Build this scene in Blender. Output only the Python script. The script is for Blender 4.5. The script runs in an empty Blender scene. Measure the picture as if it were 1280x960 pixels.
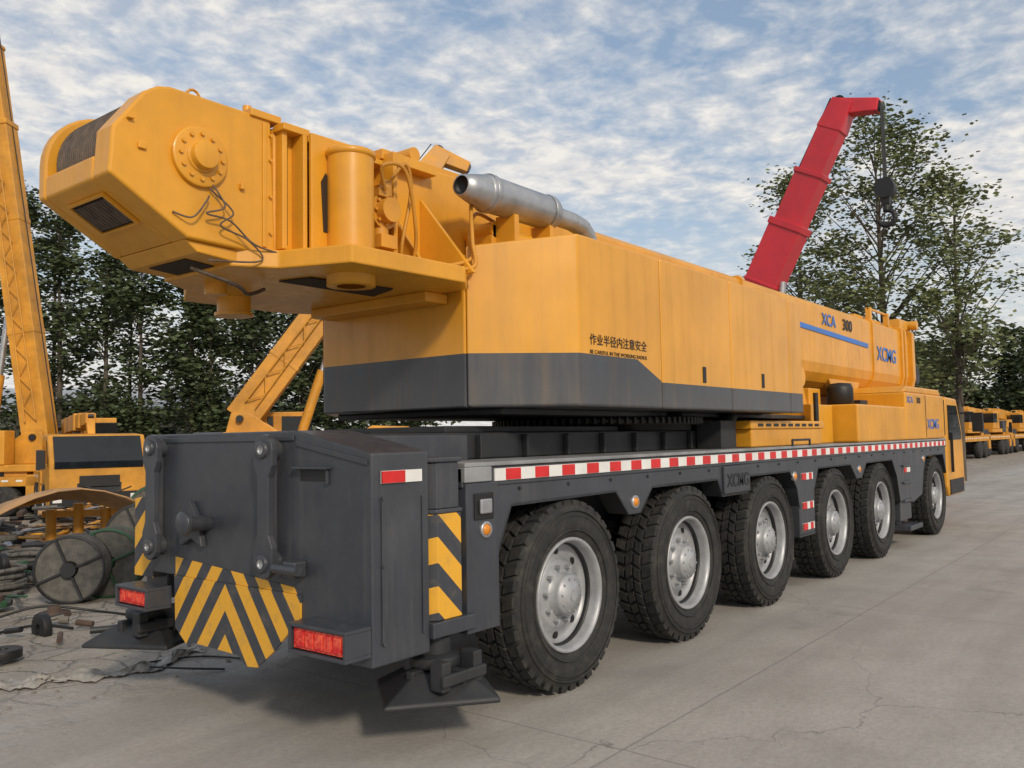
import bpy, math, random
import bmesh
from mathutils import Vector, Matrix
random.seed(7)
scene=bpy.context.scene
col=bpy.context.collection

# ---------------------------------------------------------------- materials
def nt(name):
    m=bpy.data.materials.new(name); m.use_nodes=True
    t=m.node_tree; b=t.nodes["Principled BSDF"]
    return m,t,b
def N(t,typ,**kw):
    n=t.nodes.new(typ)
    for k,v in kw.items(): setattr(n,k,v)
    return n
def MATH(t,op,a,b=None,clamp=False):
    n=t.nodes.new("ShaderNodeMath"); n.operation=op; n.use_clamp=clamp
    for i,q in enumerate((a,b)):
        if q is None: continue
        if isinstance(q,(int,float)): n.inputs[i].default_value=q
        else: t.links.new(q,n.inputs[i])
    return n.outputs[0]
def MIX(t,f,a,b):
    n=t.nodes.new("ShaderNodeMix"); n.data_type='RGBA'
    for i,q in ((0,f),(6,a),(7,b)):
        if isinstance(q,(int,float)): n.inputs[i].default_value=q
        elif isinstance(q,tuple): n.inputs[i].default_value=(*q,1)
        else: t.links.new(q,n.inputs[i])
    return n.outputs[2]
def OBJ(t): return N(t,"ShaderNodeTexCoord").outputs["Object"]
def NOISE(t,vec,scale,detail=4,rough=.6,dist=0):
    n=N(t,"ShaderNodeTexNoise"); n.inputs["Scale"].default_value=scale
    n.inputs["Detail"].default_value=detail; n.inputs["Roughness"].default_value=rough
    n.inputs["Distortion"].default_value=dist
    t.links.new(vec,n.inputs["Vector"]); return n.outputs["Fac"]
def RANGE(t,v,a,b,c=0,d=1):
    n=N(t,"ShaderNodeMapRange"); t.links.new(v,n.inputs[0])
    for i,q in enumerate((a,b,c,d)): n.inputs[i+1].default_value=q
    return n.outputs[0]
def BUMP(t,b,h,dist=.01,strength=.4):
    n=N(t,"ShaderNodeBump"); n.inputs["Distance"].default_value=dist; n.inputs["Strength"].default_value=strength
    t.links.new(h,n.inputs["Height"]); t.links.new(n.outputs[0],b.inputs["Normal"])
def mat(name,c,rough=.5,metal=0,var=.25,scale=2.5,bump=0,coat=0,dust=0,dustc=(.28,.25,.21),streak=0):
    m,t,b=nt(name); o=OBJ(t)
    n1=NOISE(t,o,scale,4,.65)
    f=RANGE(t,n1,.3,.7)
    dark=tuple(x*(1-var) for x in c); lite=tuple(min(1,x*(1+var*.5)) for x in c)
    cc=MIX(t,f,dark,lite)
    if dust:
        n2=NOISE(t,o,scale*1.7,6,.7)
        cc=MIX(t,RANGE(t,n2,.48,.8,0,dust),cc,dustc)
    rr=RANGE(t,n1,.3,.7,max(0,rough-.08),min(1,rough+.1))
    if streak:
        mp=N(t,"ShaderNodeMapping"); mp.inputs["Scale"].default_value=(7,7,.6); t.links.new(o,mp.inputs[0])
        st=NOISE(t,mp.outputs[0],1.6,5,.7)
        cc=MIX(t,RANGE(t,st,.52,.8,0,streak),cc,dustc); rr=RANGE(t,st,.35,.7,rough-.08,rough+.14)
    t.links.new(cc,b.inputs["Base Color"])
    t.links.new(rr,b.inputs["Roughness"])
    b.inputs["Metallic"].default_value=metal
    if coat: b.inputs["Coat Weight"].default_value=coat; b.inputs["Coat Roughness"].default_value=.12
    if bump: BUMP(t,b,NOISE(t,o,scale*12,3),bump,.5)
    return m
YEL=(.70,.320,.020); GRY=(.043,.048,.060)
M={}
M['yel']=mat("yellow_paint",YEL,.40,0,.18,1.3,.0015,.15,.16,(.30,.15,.04),.22)
M['yel2']=mat("old_yellow_paint",(.62,.28,.025),.5,0,.3,1.5,0,0,.25,(.3,.2,.1))
M['gry']=mat("dark_grey_paint",GRY,.42,0,.25,1.6,.002,.12,.2,(.14,.135,.125),.28)
M['gry2']=mat("chassis_grey",(.022,.024,.028),.55,0,.3,2,0,0,.2,(.10,.095,.085))
M['blk']=mat("black_paint",(.012,.012,.013),.5,0,.3,3)
M['rub']=mat("tyre_rubber",(.020,.020,.020),.75,0,.35,5,.003,0,.34,(.13,.12,.10))
M['rim']=mat("silver_rim_paint",(.38,.39,.41),.42,.3,.25,5,0,0,.35,(.22,.20,.18))
M['sil']=mat("galvanised_metal",(.46,.47,.49),.38,.75,.25,4,0,0,.2)
M['deck']=mat("deck_plate",(.32,.33,.34),.5,.35,.3,3,.002,0,.4)
M['rope']=mat("steel_rope",(.13,.095,.07),.6,.2,.5,14,.004)
M['cable']=mat("dusty_cable",(.12,.115,.105),.8,0,.5,8,.004)
M['dark']=mat("opening_dark",(.035,.02,.01),.8)
M['red']=mat("red_boom_paint",(.58,.02,.035),.42,0,.25,.8,0,.15,.15,(.3,.1,.08))
M['white']=mat("white_paint",(.74,.74,.72),.5,0,.12,3,0,0,.15)
M['tred']=mat("red_reflector",(.62,.02,.02),.35,0,.2,9)
M['amber']=mat("amber_lens",(.75,.26,.02),.3)
M['blue']=mat("blue_lettering",(.03,.16,.55),.4)
M['glass']=mat("cab_glass",(.012,.016,.02),.08)
M['bark']=mat("bark",(.10,.08,.06),.9,0,.4,3)
M['rust']=mat("rusty_steel",(.085,.055,.04),.85,0,.5,5,.006)
M['tan']=mat("cardboard",(.42,.25,.12),.85,0,.3,3)
M['cloth']=mat("grey_cloth",(.36,.34,.31),.95,0,.35,6,.01)
M['green']=mat("green_sheet",(.03,.10,.05),.7,0,.4,4)
M['conc']=mat("light_wall",(.5,.5,.47),.8,0,.15,.6)
M['peb']=mat("pebble",(.22,.20,.17),.9,0,.5,1.5)

def two_tone():
    m,t,b=nt("two_tone_panel_paint"); o=OBJ(t)
    s=N(t,"ShaderNodeSeparateXYZ"); t.links.new(o,s.inputs[0])
    th=RANGE(t,s.outputs[0],6.55,7.0,2.615,2.43)
    isy=MATH(t,'GREATER_THAN',s.outputs[2],th)
    n=RANGE(t,NOISE(t,o,1.1,4,.6),.3,.7)
    y=MIX(t,n,tuple(q*.84 for q in YEL),tuple(q*1.06 for q in YEL))
    g=MIX(t,n,tuple(q*.7 for q in GRY),tuple(q*1.1 for q in GRY))
    c=MIX(t,isy,g,y)
    mp=N(t,"ShaderNodeMapping"); mp.inputs["Scale"].default_value=(6,6,.5); t.links.new(o,mp.inputs[0])
    st=NOISE(t,mp.outputs[0],1.2,5)
    c=MIX(t,RANGE(t,st,.5,.85,0,.3),c,(.24,.14,.06))
    low=RANGE(t,s.outputs[2],2.18,2.5,.25,0)
    c=MIX(t,MATH(t,'MULTIPLY',low,st),c,(.22,.2,.17))
    t.links.new(c,b.inputs["Base Color"]); t.links.new(RANGE(t,st,.35,.7,.30,.48),b.inputs["Roughness"])
    b.inputs["Coat Weight"].default_value=.2; b.inputs["Coat Roughness"].default_value=.14
    BUMP(t,b,NOISE(t,o,1.4,2),.03,.2)
    return m
M['two']=two_tone()
def stripes(name,kind):
    m,t,b=nt(name); o=OBJ(t); s=N(t,"ShaderNodeSeparateXYZ"); t.links.new(o,s.inputs[0])
    if kind=='chev':
        a=MATH(t,'ABSOLUTE',MATH(t,'SUBTRACT',s.outputs[1],5.27)); f=MATH(t,'ADD',s.outputs[2],MATH(t,'MULTIPLY',a,1.3)); per=.34; ph=.10
    else:
        a=MATH(t,'MULTIPLY',MATH(t,'ADD',s.outputs[0],s.outputs[1]),.95); f=MATH(t,'ADD',s.outputs[2],a); per=.31; ph=.05
    fr=MATH(t,'FRACT',MATH(t,'DIVIDE',MATH(t,'ADD',f,ph+3),per))
    isy=MATH(t,'GREATER_THAN',fr,.47)
    n=NOISE(t,o,7,5,.7)
    c=MIX(t,isy,GRY,(.74,.38,.03)); c=MIX(t,RANGE(t,n,.5,.8,0,.45),c,(.2,.16,.1))
    t.links.new(c,b.inputs["Base Color"]); b.inputs["Roughness"].default_value=.5
    return m
M['chev']=stripes("chevron_marking",'chev'); M['strp']=stripes("diagonal_marking",'d')
def lens():
    m,t,b=nt("tail_lamp_lens"); o=OBJ(t)
    n=NOISE(t,o,25,2)
    t.links.new(MIX(t,RANGE(t,n,.4,.65),(.6,.015,.02),(.85,.12,.06)),b.inputs["Base Color"])
    b.inputs["Roughness"].default_value=.15
    return m
M['lens']=lens()

# ---------------------------------------------------------------- mesh builder
class MB:
    def __init__(s): s.v=[];s.f=[];s.m=[];s.s=[]
    def add(s,vs,fs,m=0,sm=False):
        o=len(s.v); s.v+= [tuple(q) for q in vs]
        for f in fs: s.f.append([i+o for i in f]); s.m.append(m); s.s.append(sm)
    def box(s,x0,x1,y0,y1,z0,z1,m=0):
        s.prism([(x0,y0),(x1,y0),(x1,y1),(x0,y1)],'z',z0,z1,m); return s
    def prism(s,poly,ax,a0,a1,m=0):
        g={'x':lambda p,a:(a,p[0],p[1]),'y':lambda p,a:(p[0],a,p[1]),'z':lambda p,a:(p[0],p[1],a)}[ax]
        n=len(poly); vs=[g(p,a0) for p in poly]+[g(p,a1) for p in poly]
        fs=[list(range(n)),list(range(2*n-1,n-1,-1))]+[[i,(i+1)%n,n+(i+1)%n,n+i] for i in range(n)]
        s.add(vs,fs,m); return s
    def cyl(s,p0,p1,r0,r1=None,n=20,m=0,cap=True):
        if r1 is None:r1=r0
        p0=Vector(p0);p1=Vector(p1);d=(p1-p0)
        if d.length<1e-6: return s
        d.normalize(); a=d.orthogonal().normalized(); b=d.cross(a)
        c=[(math.cos(2*math.pi*i/n),math.sin(2*math.pi*i/n)) for i in range(n)]
        A=[p0+a*x*r0+b*y*r0 for x,y in c];B=[p1+a*x*r1+b*y*r1 for x,y in c]
        s.add(A+B,[[i,(i+1)%n,n+(i+1)%n,n+i] for i in range(n)],m,True)
        if cap: s.add(A,[list(range(n-1,-1,-1))],m); s.add(B,[list(range(n))],m)
        return s
    def beam(s,p0,p1,w,h,w1=None,h1=None,m=0,up=(0,0,1)):
        p0=Vector(p0);p1=Vector(p1);d=(p1-p0).normalized(); u=Vector(up)
        r=d.cross(u)
        if r.length<.01: r=d.cross(Vector((0,1,0)))
        r.normalize(); u=r.cross(d); w1=w1 or w; h1=h1 or h
        vs=[]
        for p,ww,hh in ((p0,w,h),(p1,w1,h1)):
            for a,b in((-1,-1),(1,-1),(1,1),(-1,1)): vs.append(p+r*a*ww/2+u*b*hh/2)
        s.add(vs,[[0,3,2,1],[4,5,6,7],[0,1,5,4],[1,2,6,5],[2,3,7,6],[3,0,4,7]],m); return s
    def tube(s,pts,r,n=8,m=0):
        for a,b in zip(pts[:-1],pts[1:]): s.cyl(a,b,r,n=n,m=m,cap=True)
        return s
    def lathe(s,prof,c,ax='y',n=48,m=0,sm=True):
        vs=[]
        for r,y in prof:
            for i in range(n):
                t=2*math.pi*i/n; p,q=r*math.cos(t),r*math.sin(t)
                vs.append({'y':(c[0]+p,c[1]+y,c[2]+q),'z':(c[0]+p,c[1]+q,c[2]+y),'x':(c[0]+y,c[1]+p,c[2]+q)}[ax])
        fs=[[j*n+i,j*n+(i+1)%n,(j+1)*n+(i+1)%n,(j+1)*n+i] for j in range(len(prof)-1) for i in range(n)]
        s.add(vs,fs,m,sm); return s
    def mesh(s,name,mats,recalc=True):
        me=bpy.data.meshes.new(name); me.from_pydata(s.v,[],s.f)
        me.polygons.foreach_set("material_index",s.m); me.polygons.foreach_set("use_smooth",s.s)
        for q in mats: me.materials.append(M[q] if isinstance(q,str) else q)
        if recalc:
            b=bmesh.new(); b.from_mesh(me); bmesh.ops.recalc_face_normals(b,faces=b.faces); b.to_mesh(me); b.free()
        me.update(); return me
    def obj(s,name,mats,parent=None,bevel=0,recalc=True,seg=2):
        if isinstance(mats,str): mats=[mats]
        o=bpy.data.objects.new(name,s.mesh(name,mats,recalc)); col.objects.link(o)
        put(o,parent)
        if bevel:
            b=o.modifiers.new("bevel","BEVEL"); b.width=bevel; b.segments=seg; b.limit_method='ANGLE'; b.angle_limit=math.radians(35)
        return o
def put(o,parent):
    if parent is not None:
        o.parent=parent
        if parent.get("w"): o.matrix_parent_inverse=Matrix.Translation(parent.location).inverted()
def empty(name,loc=(0,0,0),world=True):
    e=bpy.data.objects.new(name,None); e.location=loc; e.empty_display_size=.5; col.objects.link(e)
    if world: e["w"]=1
    return e
def text(name,s,loc,size,m,parent,rot=(math.pi/2,0,0),ext=.002,sx=1,off=.0015):
    c=bpy.data.curves.new(name,"FONT"); c.body=s; c.size=size; c.extrude=ext; c.offset=off*size/.1
    c.materials.append(M[m]); o=bpy.data.objects.new(name,c); col.objects.link(o)
    put(o,parent); o.location=loc; o.rotation_euler=rot; o.scale=(sx,1,1)
    return o
def curve(pts,n=10):
    out=[];P_=[Vector(p) for p in pts]; P_=[P_[0]]+P_+[P_[-1]]
    for i in range(1,len(P_)-2):
        for k in range(n):
            t=k/n; a,b_,c,d_=P_[i-1:i+3]
            out.append(.5*((2*b_)+(-a+c)*t+(2*a-5*b_+4*c-d_)*t*t+(-a+3*b_-3*c+d_)*t**3))
    out.append(P_[-2]); return out

# ================================================================ MAIN CRANE
CR=empty("mobile_crane",(11,5.285,0))
YR,YL,YC=3.80,6.77,5.285
R=.73;W=.43
ty=MB()
prof=[(.425,.06),(.43,.035),(.47,.012),(.53,-.004),(.60,-.006),(.655,.008),(.69,.03),(.705,.06)]
prof+=[(.708,W/2)]+[(r,W-y) for r,y in reversed(prof)]
ty.lathe(prof,(0,0,0),n=72)
for rr in (.49,.60,.64):
    ty.lathe([(rr,.0),(rr+.004,-.012),(rr+.010,-.012),(rr+.014,.004)],(0,0,0),n=72)
nb=38
def block(y0,y1,t0,t1,sk,r0,r1):
    vs=[]
    for r,sh in ((r0,0),(r1,.006)):
        for y,t in ((y0+sh,t0+.004),(y1-sh,t0+sk+.004),(y1-sh,t1+sk-.004),(y0+sh,t1-.004)):
            vs.append((r*math.cos(t),y,r*math.sin(t)))
    ty.add(vs,[[0,3,2,1],[4,5,6,7],[0,1,5,4],[1,2,6,5],[2,3,7,6],[3,0,4,7]])
for i in range(nb):
    t=2*math.pi*i/nb; d=2*math.pi/nb
    block(.022,.125,t,t+d*.70,d*.25,.675,.728)
    block(.138,.208,t+d*.4,t+d*1.2,-d*.3,.69,.732)
    block(.222,.292,t,t+d*.8,d*.3,.69,.732)
    block(.305,W-.022,t+d*.3,t+d*1.0,-d*.25,.675,.728)
tyre_me=ty.mesh("tyre",["rub"])
ri=MB()
ri.lathe([(.40,.30),(.418,.07),(.438,.045),(.440,.018),(.428,.008),(.412,.018),(.400,.05),(.392,.12),(.375,.165),(.345,.178),(.30,.165),(.262,.135),(.25,.125),(.175,.12),(.165,.118),(.158,.045),(.148,.02),(.10,.008),(.09,-.006),(.0,-.006)],(0,0,0),n=64)
for i in range(10):
    t=2*math.pi*(i+.3)/10; c,s_=math.cos(t),math.sin(t)
    ri.cyl((.212*c,.13,.212*s_),(.212*c,.075,.212*s_),.019,n=6)
    ri.cyl((.125*c,.03,.125*s_),(.125*c,.004,.125*s_),.010,n=6)
for i in range(8):
    t=2*math.pi*(i+.1)/8; c,s_=math.cos(t),math.sin(t)
    ri.cyl((.322*c,.19,.322*s_),(.322*c,.163,.322*s_),.030,n=12,m=1)
ri.cyl((0,.0,0),(0,-.012,0),.045,n=20)
ri.lathe([(.392,.10),(.386,.100),(.38,.135),(.385,.145)],(0,0,0),n=48,m=1)
rim_me=ri.mesh("rim",["rim","blk"])
WX=[5.53,7.52,9.54,11.85,14.0,17.62]
for i,x in enumerate(WX):
    for side in (0,1):
        for nm,me in(("tyre",tyre_me),("rim",rim_me)):
            o=bpy.data.objects.new("%s_%d"%(nm,i*2+side+1),me); col.objects.link(o)
            o.parent=CR; o.matrix_parent_inverse=Matrix.Translation(CR.location).inverted()
            o.location=(x,YR+.015 if side==0 else YL-.015,R)
            a=random.random()*6
            o.rotation_euler=(0,a,0) if side==0 else (0,a,math.pi)
ax=MB()
for x in WX:
    ax.cyl((x,4.1,R),(x,6.4,R),.11); ax.lathe([(.0,-.25),(.2,-.2),(.27,0),(.2,.2),(0,.25)],(x,YC,R),'y',20)
    ax.cyl((x,4.0,R),(x,4.3,R),.25)
    ax.beam((x-.5,4.42,1.1),(x+.5,4.42,.8),.09,.09); ax.cyl((x+.35,4.42,.75),(x+.35,4.42,1.5),.07)
ax.obj("axles","gry2",CR)
b=MB(); b.box(4.3,18.5,4.55,6.02,.85,1.60); b.box(4.3,18.45,3.95,6.65,1.52,1.60)
b.obj("chassis_frame","gry2",CR,.01)
b=MB(); b.box(4.27,18.55,YR+.02,YL-.02,1.62,1.755); b.obj("deck_edge","gry",CR,.008)
b=MB(); b.box(4.28,18.5,YR,YL,1.757,1.785); b.box(4.27,4.55,YR-.006,YR+.3,1.655,1.756); b.obj("deck_plate","deck",CR,.006)
w=MB(); w.box(4.60,18.45,YR+.008,YR+.019,1.652,1.738); w.obj("reflective_tape_white","white",CR)
r_=MB(); x=4.72
while x<18.3:
    r_.box(x,x+.17,YR+.004,YR+.012,1.655,1.735); x+=.345
r_.obj("reflective_tape_red","tred",CR)
low=[(4.60,1.62),(4.60,1.05),(4.80,1.46),(6.22,1.475),(6.42,1.27),(6.62,1.27),(6.84,1.475),(8.2,1.475),(8.3,1.3),(8.95,1.3),(9.0,1.475),
 (10.2,1.475),(10.42,1.27),(10.50,1.0),(10.50,.68),(11.0,.68),(11.02,1.2),(11.2,1.475),(12.55,1.475),(12.8,1.27),(13.05,1.27),(13.3,1.475),(14.7,1.475),
 (14.95,1.2),(15.1,.78),(15.95,.72),(16.55,.82),(16.72,1.2),(16.95,1.475),(18.3,1.475),(18.52,1.1),(18.52,1.62)]
s=MB(); s.prism(low,'y',YR+.03,YR+.06); s.obj("side_skirt","gry",CR,.006)
s=MB(); s.prism(low,'y',YL-.06,YL-.03); s.obj("side_skirt_far","gry",CR)
s=MB()
for (x0,z0),(x1,z1) in zip(low[:-1],low[1:]):
    s.beam((x0,YR+.13,z0+.012),(x1,YR+.13,z1+.012),.2,.02)
s.obj("fender_lips","gry2",CR)
s=MB()
for x in [4.9+.62*k for k in range(22)]:
    s.cyl((x,YR+.03,1.585),(x,YR+.018,1.585),.014,n=6)
s.obj("skirt_bolts","gry2",CR)
s=MB(); s.box(8.3,8.95,YR-.0,YR+.03,1.33,1.61); s.obj("name_panel","gry",CR,.01)
text("panel_lettering","XCMG",(8.36,YR-.004,1.40),.19,'gry2',CR)
s=MB()
for z in (.74,1.0,1.36): s.box(10.56,10.96,YR+.018,YR+.028,z,z+.085)
s.box(15.35,15.75,YR+.018,YR+.028,1.25,1.33)
s.obj("column_reflectors_white","white",CR)
s=MB()
for z in (.74,1.0,1.36):
    s.box(10.56,10.70,YR+.01,YR+.024,z+.002,z+.083); s.box(10.82,10.9,YR+.01,YR+.024,z+.002,z+.083)
s.box(15.35,15.5,YR+.01,YR+.024,1.252,1.328)
s.obj("column_reflectors_red","tred",CR)
s=MB(); s.box(10.48,11.02,YR+.032,YR+.5,.66,1.55); s.box(15.2,15.9,YR+.062,YR+.5,.45,1.55); s.box(15.15,15.95,YR-.1,YR+.6,.30,.38)
s.cyl((15.55,YR+.25,.38),(15.55,YR+.25,.6),.1)
for z in(.78,1.08,1.36): s.beam((15.25,YR+.01,z),(15.85,YR+.01,z),.04,.03)
s.obj("outrigger_columns","gry",CR,.01)
s=MB(); s2=MB()
for x,z in((4.48,1.33),(6.52,1.375),(10.33,1.42),(12.92,1.40),(16.7,1.44)):
    yy=YR+.02 if x>4.6 else YR-.006
    s.lathe([(0,-.02),(.03,-.018),(.042,0),(.042,.04)],(x,yy,z),'y',16)
    s2.lathe([(.04,-.008),(.054,-.01),(.058,0),(.058,.03)],(x,yy,z),'y',16)
s.obj("side_marker_lamps","amber",CR); s2.obj("side_marker_lamp_rims","sil",CR)
s=MB(); s.box(4.285,4.62,YR,YR+.7,.66,1.648); s.box(4.36,4.56,YR-.012,YR,1.40,1.58,1); s.obj("rear_corner_panel",["gry","blk"],CR,.01)
s=MB(); s.box(4.40,4.52,YR-.035,YR-.012,1.44,1.54); s.obj("work_lamp","sil",CR,.01)
s=MB(); s.prism([(3.95,3.86),(4.0,3.79),(4.22,3.79),(4.275,3.85),(4.275,4.3),(3.95,4.3)],'z',.80,1.47); s.obj("outrigger_housing_striped","strp",CR,.006)
s=MB(); s.prism([(3.94,3.86),(3.99,3.785),(4.23,3.785),(4.28,3.85),(4.28,4.3),(3.94,4.3)],'z',1.472,1.50)
s.prism([(3.96,3.87),(4.01,3.80),(4.21,3.80),(4.265,3.86),(4.265,4.3),(3.96,4.3)],'z',1.50,1.80)
s.prism([(3.94,3.86),(3.99,3.785),(4.23,3.785),(4.28,3.85),(4.28,4.3),(3.94,4.3)],'z',1.80,1.83)
s.box(3.93,4.34,3.77,4.3,.70,.798)
s.cyl((4.12,4.05,.42),(4.12,4.05,.72),.13); s.obj("outrigger_housing","gry",CR,.008)
def pad(cx,cy,z,sx,sy,name,rot=0):
    s=MB(); vs=[];
    for k,(h,f) in enumerate(((-.07,1),(-.04,1.0),(.10,.42))):
        for a,bq in((-1,-1),(1,-1),(1,1),(-1,1)):
            x=a*sx*f; y=bq*sy*f
            vs.append((cx+x*math.cos(rot)-y*math.sin(rot),cy+x*math.sin(rot)+y*math.cos(rot),z+h))
    fs=[[3,2,1,0],[8,9,10,11]]+[[l*4+i,l*4+(i+1)%4,l*4+4+(i+1)%4,l*4+4+i] for l in(0,1) for i in range(4)]
    s.add(vs,fs)
    s.box(cx-.03,cx+.03,cy-sy*.75,cy+sy*.75,z-.03,z+.12); s.box(cx-sx*.75,cx+sx*.75,cy-.03,cy+.03,z-.03,z+.119)
    s.cyl((cx,cy,z),(cx,cy,z+.3),.10); s.lathe([(.10,.0),(.17,.02),(.17,.08),(.1,.1)],(cx,cy,z+.1),'z',20)
    s.box(cx-.22,cx-.14,cy-.27,cy-.16,z+.02,z+.20); s.box(cx+.06,cx+.14,cy-.28,cy-.16,z+.02,z+.22); s.box(cx-.24,cx+.16,cy-.30,cy-.27,z+.06,z+.13)
    s.obj(name,"gry2",CR,.01)
pad(4.10,3.92,.38,.32,.36,"outrigger_pad_right",.9)
pad(3.62,6.62,.46,.32,.36,"outrigger_pad_left",.5)
# ---- tail block
XT=3.45
s=MB(); s.prism([(3.80,.62),(3.80,1.87),(3.92,1.90),(4.52,2.02),(6.27,2.02),(6.27,.98),(4.47,.98),(4.47,.62)],'x',XT,3.93)
s.obj("tail_block","gry",CR,.012,seg=3)
s=MB(); s.box(3.93,4.9,4.32,6.2,1.2,1.98); s.box(3.6,4.3,6.3,6.62,.75,1.55); s.obj("tail_rear_frame","gry",CR,.01)
s=MB(); s.prism([(4.52,1.955),(6.25,1.955),(6.25,1.99),(4.52,1.99)],'x',XT-.012,XT-.001); s.prism([(3.83,1.80),(4.50,1.92),(4.50,1.955),(3.83,1.835)],'x',XT-.010,XT-.001)
s.box(XT-.05,XT-.001,4.16,4.50,1.775,1.79); s.box(XT-.02,XT-.001,4.18,4.20,1.68,1.775); s.box(3.52,3.54,3.788,3.799,.75,1.60); s.box(3.86,3.88,3.788,3.799,.75,1.60)
for z in(.75,1.2,1.6): s.cyl((3.53,3.80,z),(3.53,3.78,z),.012,n=8)
s.obj("tail_trim","gry",CR,.004)
s=MB(); s.box(XT-.004,XT-.001,4.20,4.46,1.70,1.77); s.obj("tail_slot","blk",CR)
s=MB(); s.prism([(6.34,.92),(6.34,1.56),(6.62,1.52),(6.62,.92)],'x',XT+.05,3.75); s.obj("tail_striped_end_left","strp",CR,.006)
s=MB(); s.prism([(4.45,.985),(4.45,.84),(4.72,.60),(4.90,.47),(5.02,.46),(5.12,.52),(5.66,.53),(5.74,.50),(5.9,.61),(5.92,.985)],'x',XT-.016,XT-.002)
s.prism([(4.45,.987),(4.45,1.02),(5.92,1.12),(5.92,.987)],'x',XT-.006,XT-.001)
s.obj("chevron_panel","chev",CR)
def lugflat(y,z0,z1,name):
    s=MB(); pts=[]; w=.10
    for k in range(9):
        t=math.pi*k/8; pts.append((y+w*math.cos(t),z1+w*math.sin(t)))
    pts+=[(y-w,z1-.10),(y-.06,z1-.18),(y-.06,z0+.18),(y-w,z0+.10)]
    for k in range(9):
        t=math.pi+math.pi*k/8; pts.append((y+w*math.cos(t),z0+w*math.sin(t)))
    pts+=[(y+w,z0+.10),(y+.06,z0+.18),(y+.06,z1-.18),(y+w,z1-.10)]
    s.prism(pts,'x',XT-.105,XT-.06)
    s.box(XT-.06,XT-.001,y-.02,y+.02,z0-.05,z1+.05)
    for z in(z0,z1):
        s.lathe([(.03,-.125),(.055,-.125),(.06,-.10)],(XT,y,z),'x',24)
        s.lathe([(.0,-.110),(.032,-.110),(.032,-.126)],(XT,y,z),'x',16,m=1)
        s.cyl((XT-.06,y,z),(XT-.001,y,z),.07)
    s.obj(name,["gry","sil"],CR,.005)
lugflat(4.72,1.17,1.90,"mounting_lug_right"); lugflat(6.12,1.19,1.92,"mounting_lug_left")
s=MB(); s.box(XT-.10,XT,4.40,4.52,1.10,1.20); s.cyl((XT-.1,4.36,1.15),(XT-.1,4.60,1.15),.03); s.obj("tow_pin_bracket","gry",CR,.01)
s=MB(); s.prism([(5.84,1.35),(5.72,1.42),(5.68,1.54),(5.60,1.44),(5.46,1.42),(5.55,1.33),(5.52,1.22),(5.66,1.27),(5.80,1.21)],'x',XT-.045,XT-.002)
s.cyl((XT,5.50,1.38),(XT-.20,5.46,1.40),.05); s.cyl((XT,5.66,1.37),(XT-.12,5.66,1.37),.05)
s.lathe([(.085,-.0),(.085,-.03),(.06,-.04),(.0,-.04)],(XT-.20,5.46,1.40),'x',16)
s.obj("coupling_bracket","gry",CR,.005)
for nm,y0,y1,z0,z1 in (("tail_lamp_right",3.81,4.33,.685,.865),("tail_lamp_left",5.98,6.43,.74,.90)):
    s=MB(); t_=.022
    s.box(3.25,XT,y0,y1,z1-t_,z1); s.box(3.25,XT,y0,y1,z0,z0+t_); s.box(3.25,XT,y0,y0+t_,z0+t_,z1-t_); s.box(3.25,XT,y1-t_,y1,z0+t_,z1-t_)
    s.box(3.33,XT,y0+t_,y1-t_,z0+t_,z1-t_)
    s.obj(nm+"_housing","gry",CR,.004)
    s=MB(); s.box(3.27,3.33,y0+.03,y1-.03,z0+.03,z1-.03)
    k=5
    for i in range(k):
        yy=y0+.05+(y1-y0-.1)*i/k; s.box(3.262,3.27,yy,yy+(y1-y0-.1)/k-.012,z0+.045,z1-.045)
    s.obj(nm+"_lens","lens",CR,.004)
s=MB(); s.box(3.52,3.86,YR-.012,YR-.002,1.69,1.765); s.obj("tail_side_reflector_white","white",CR)
s=MB(); s.box(3.52,3.71,YR-.018,YR-.008,1.692,1.763); s.obj("tail_side_reflector_red","tred",CR)
s=MB(); s.box(4.0,13.0,4.42,6.15,1.79,1.995); s.box(4.9,13.0,4.55,6.0,1.995,2.05)
for k in range(14): s.box(4.5+k*.6,4.53+k*.6,4.36,4.42,1.79,1.98)
s.obj("upper_frame","gry2",CR,.01)
s=MB(); s.lathe([(0,2.0),(1.05,2.0),(1.05,2.06),(1.15,2.06),(1.15,2.14),(1.0,2.14),(1.0,2.19),(0,2.19)],(8.2,5.285,0),'z',64)
for i in range(90):
    t=2*math.pi*i/90; s.cyl((8.2+1.16*math.cos(t),5.285+1.16*math.sin(t),2.07),(8.2+1.16*math.cos(t),5.285+1.16*math.sin(t),2.13),.024,n=5)
s.obj("slewing_ring","blk",CR)
s=MB(); s.box(5.3,12.6,4.3,6.3,2.14,2.19); s.obj("turntable_plate","gry2",CR,.01)
# ---- superstructure panels
ZB,ZT=2.19,3.58; g=.006
def panel(poly,z0,z1,nm,bv=.02): 
    s=MB(); s.prism(poly,'z',z0,z1); return s.obj(nm,"two",CR,bv,seg=3)
xb=5.006
s=MB(); s.prism([(xb+.02,4.43),(xb,4.43),(xb,6.14),(5.1,6.2),(5.65,6.14),(5.65,4.43)],'z',ZB,3.40); s.obj("rear_counterweight_panel","two",CR,.015)
s=MB()
pl=[(xb,4.42),(5.65,3.78),(7.0-g,3.78),(7.0-g,4.42)]
vs=[(x,y,ZB) for x,y in pl]+[(pl[0][0],pl[0][1],3.47),(pl[1][0],pl[1][1],ZT),(pl[2][0],pl[2][1],ZT),(pl[3][0],pl[3][1],ZT)]
s.add(vs,[[3,2,1,0],[4,5,6,7],[0,1,5,4],[1,2,6,5],[2,3,7,6],[3,0,4,7]]); s.obj("engine_cover_rear","two",CR,.022,seg=3)
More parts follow.
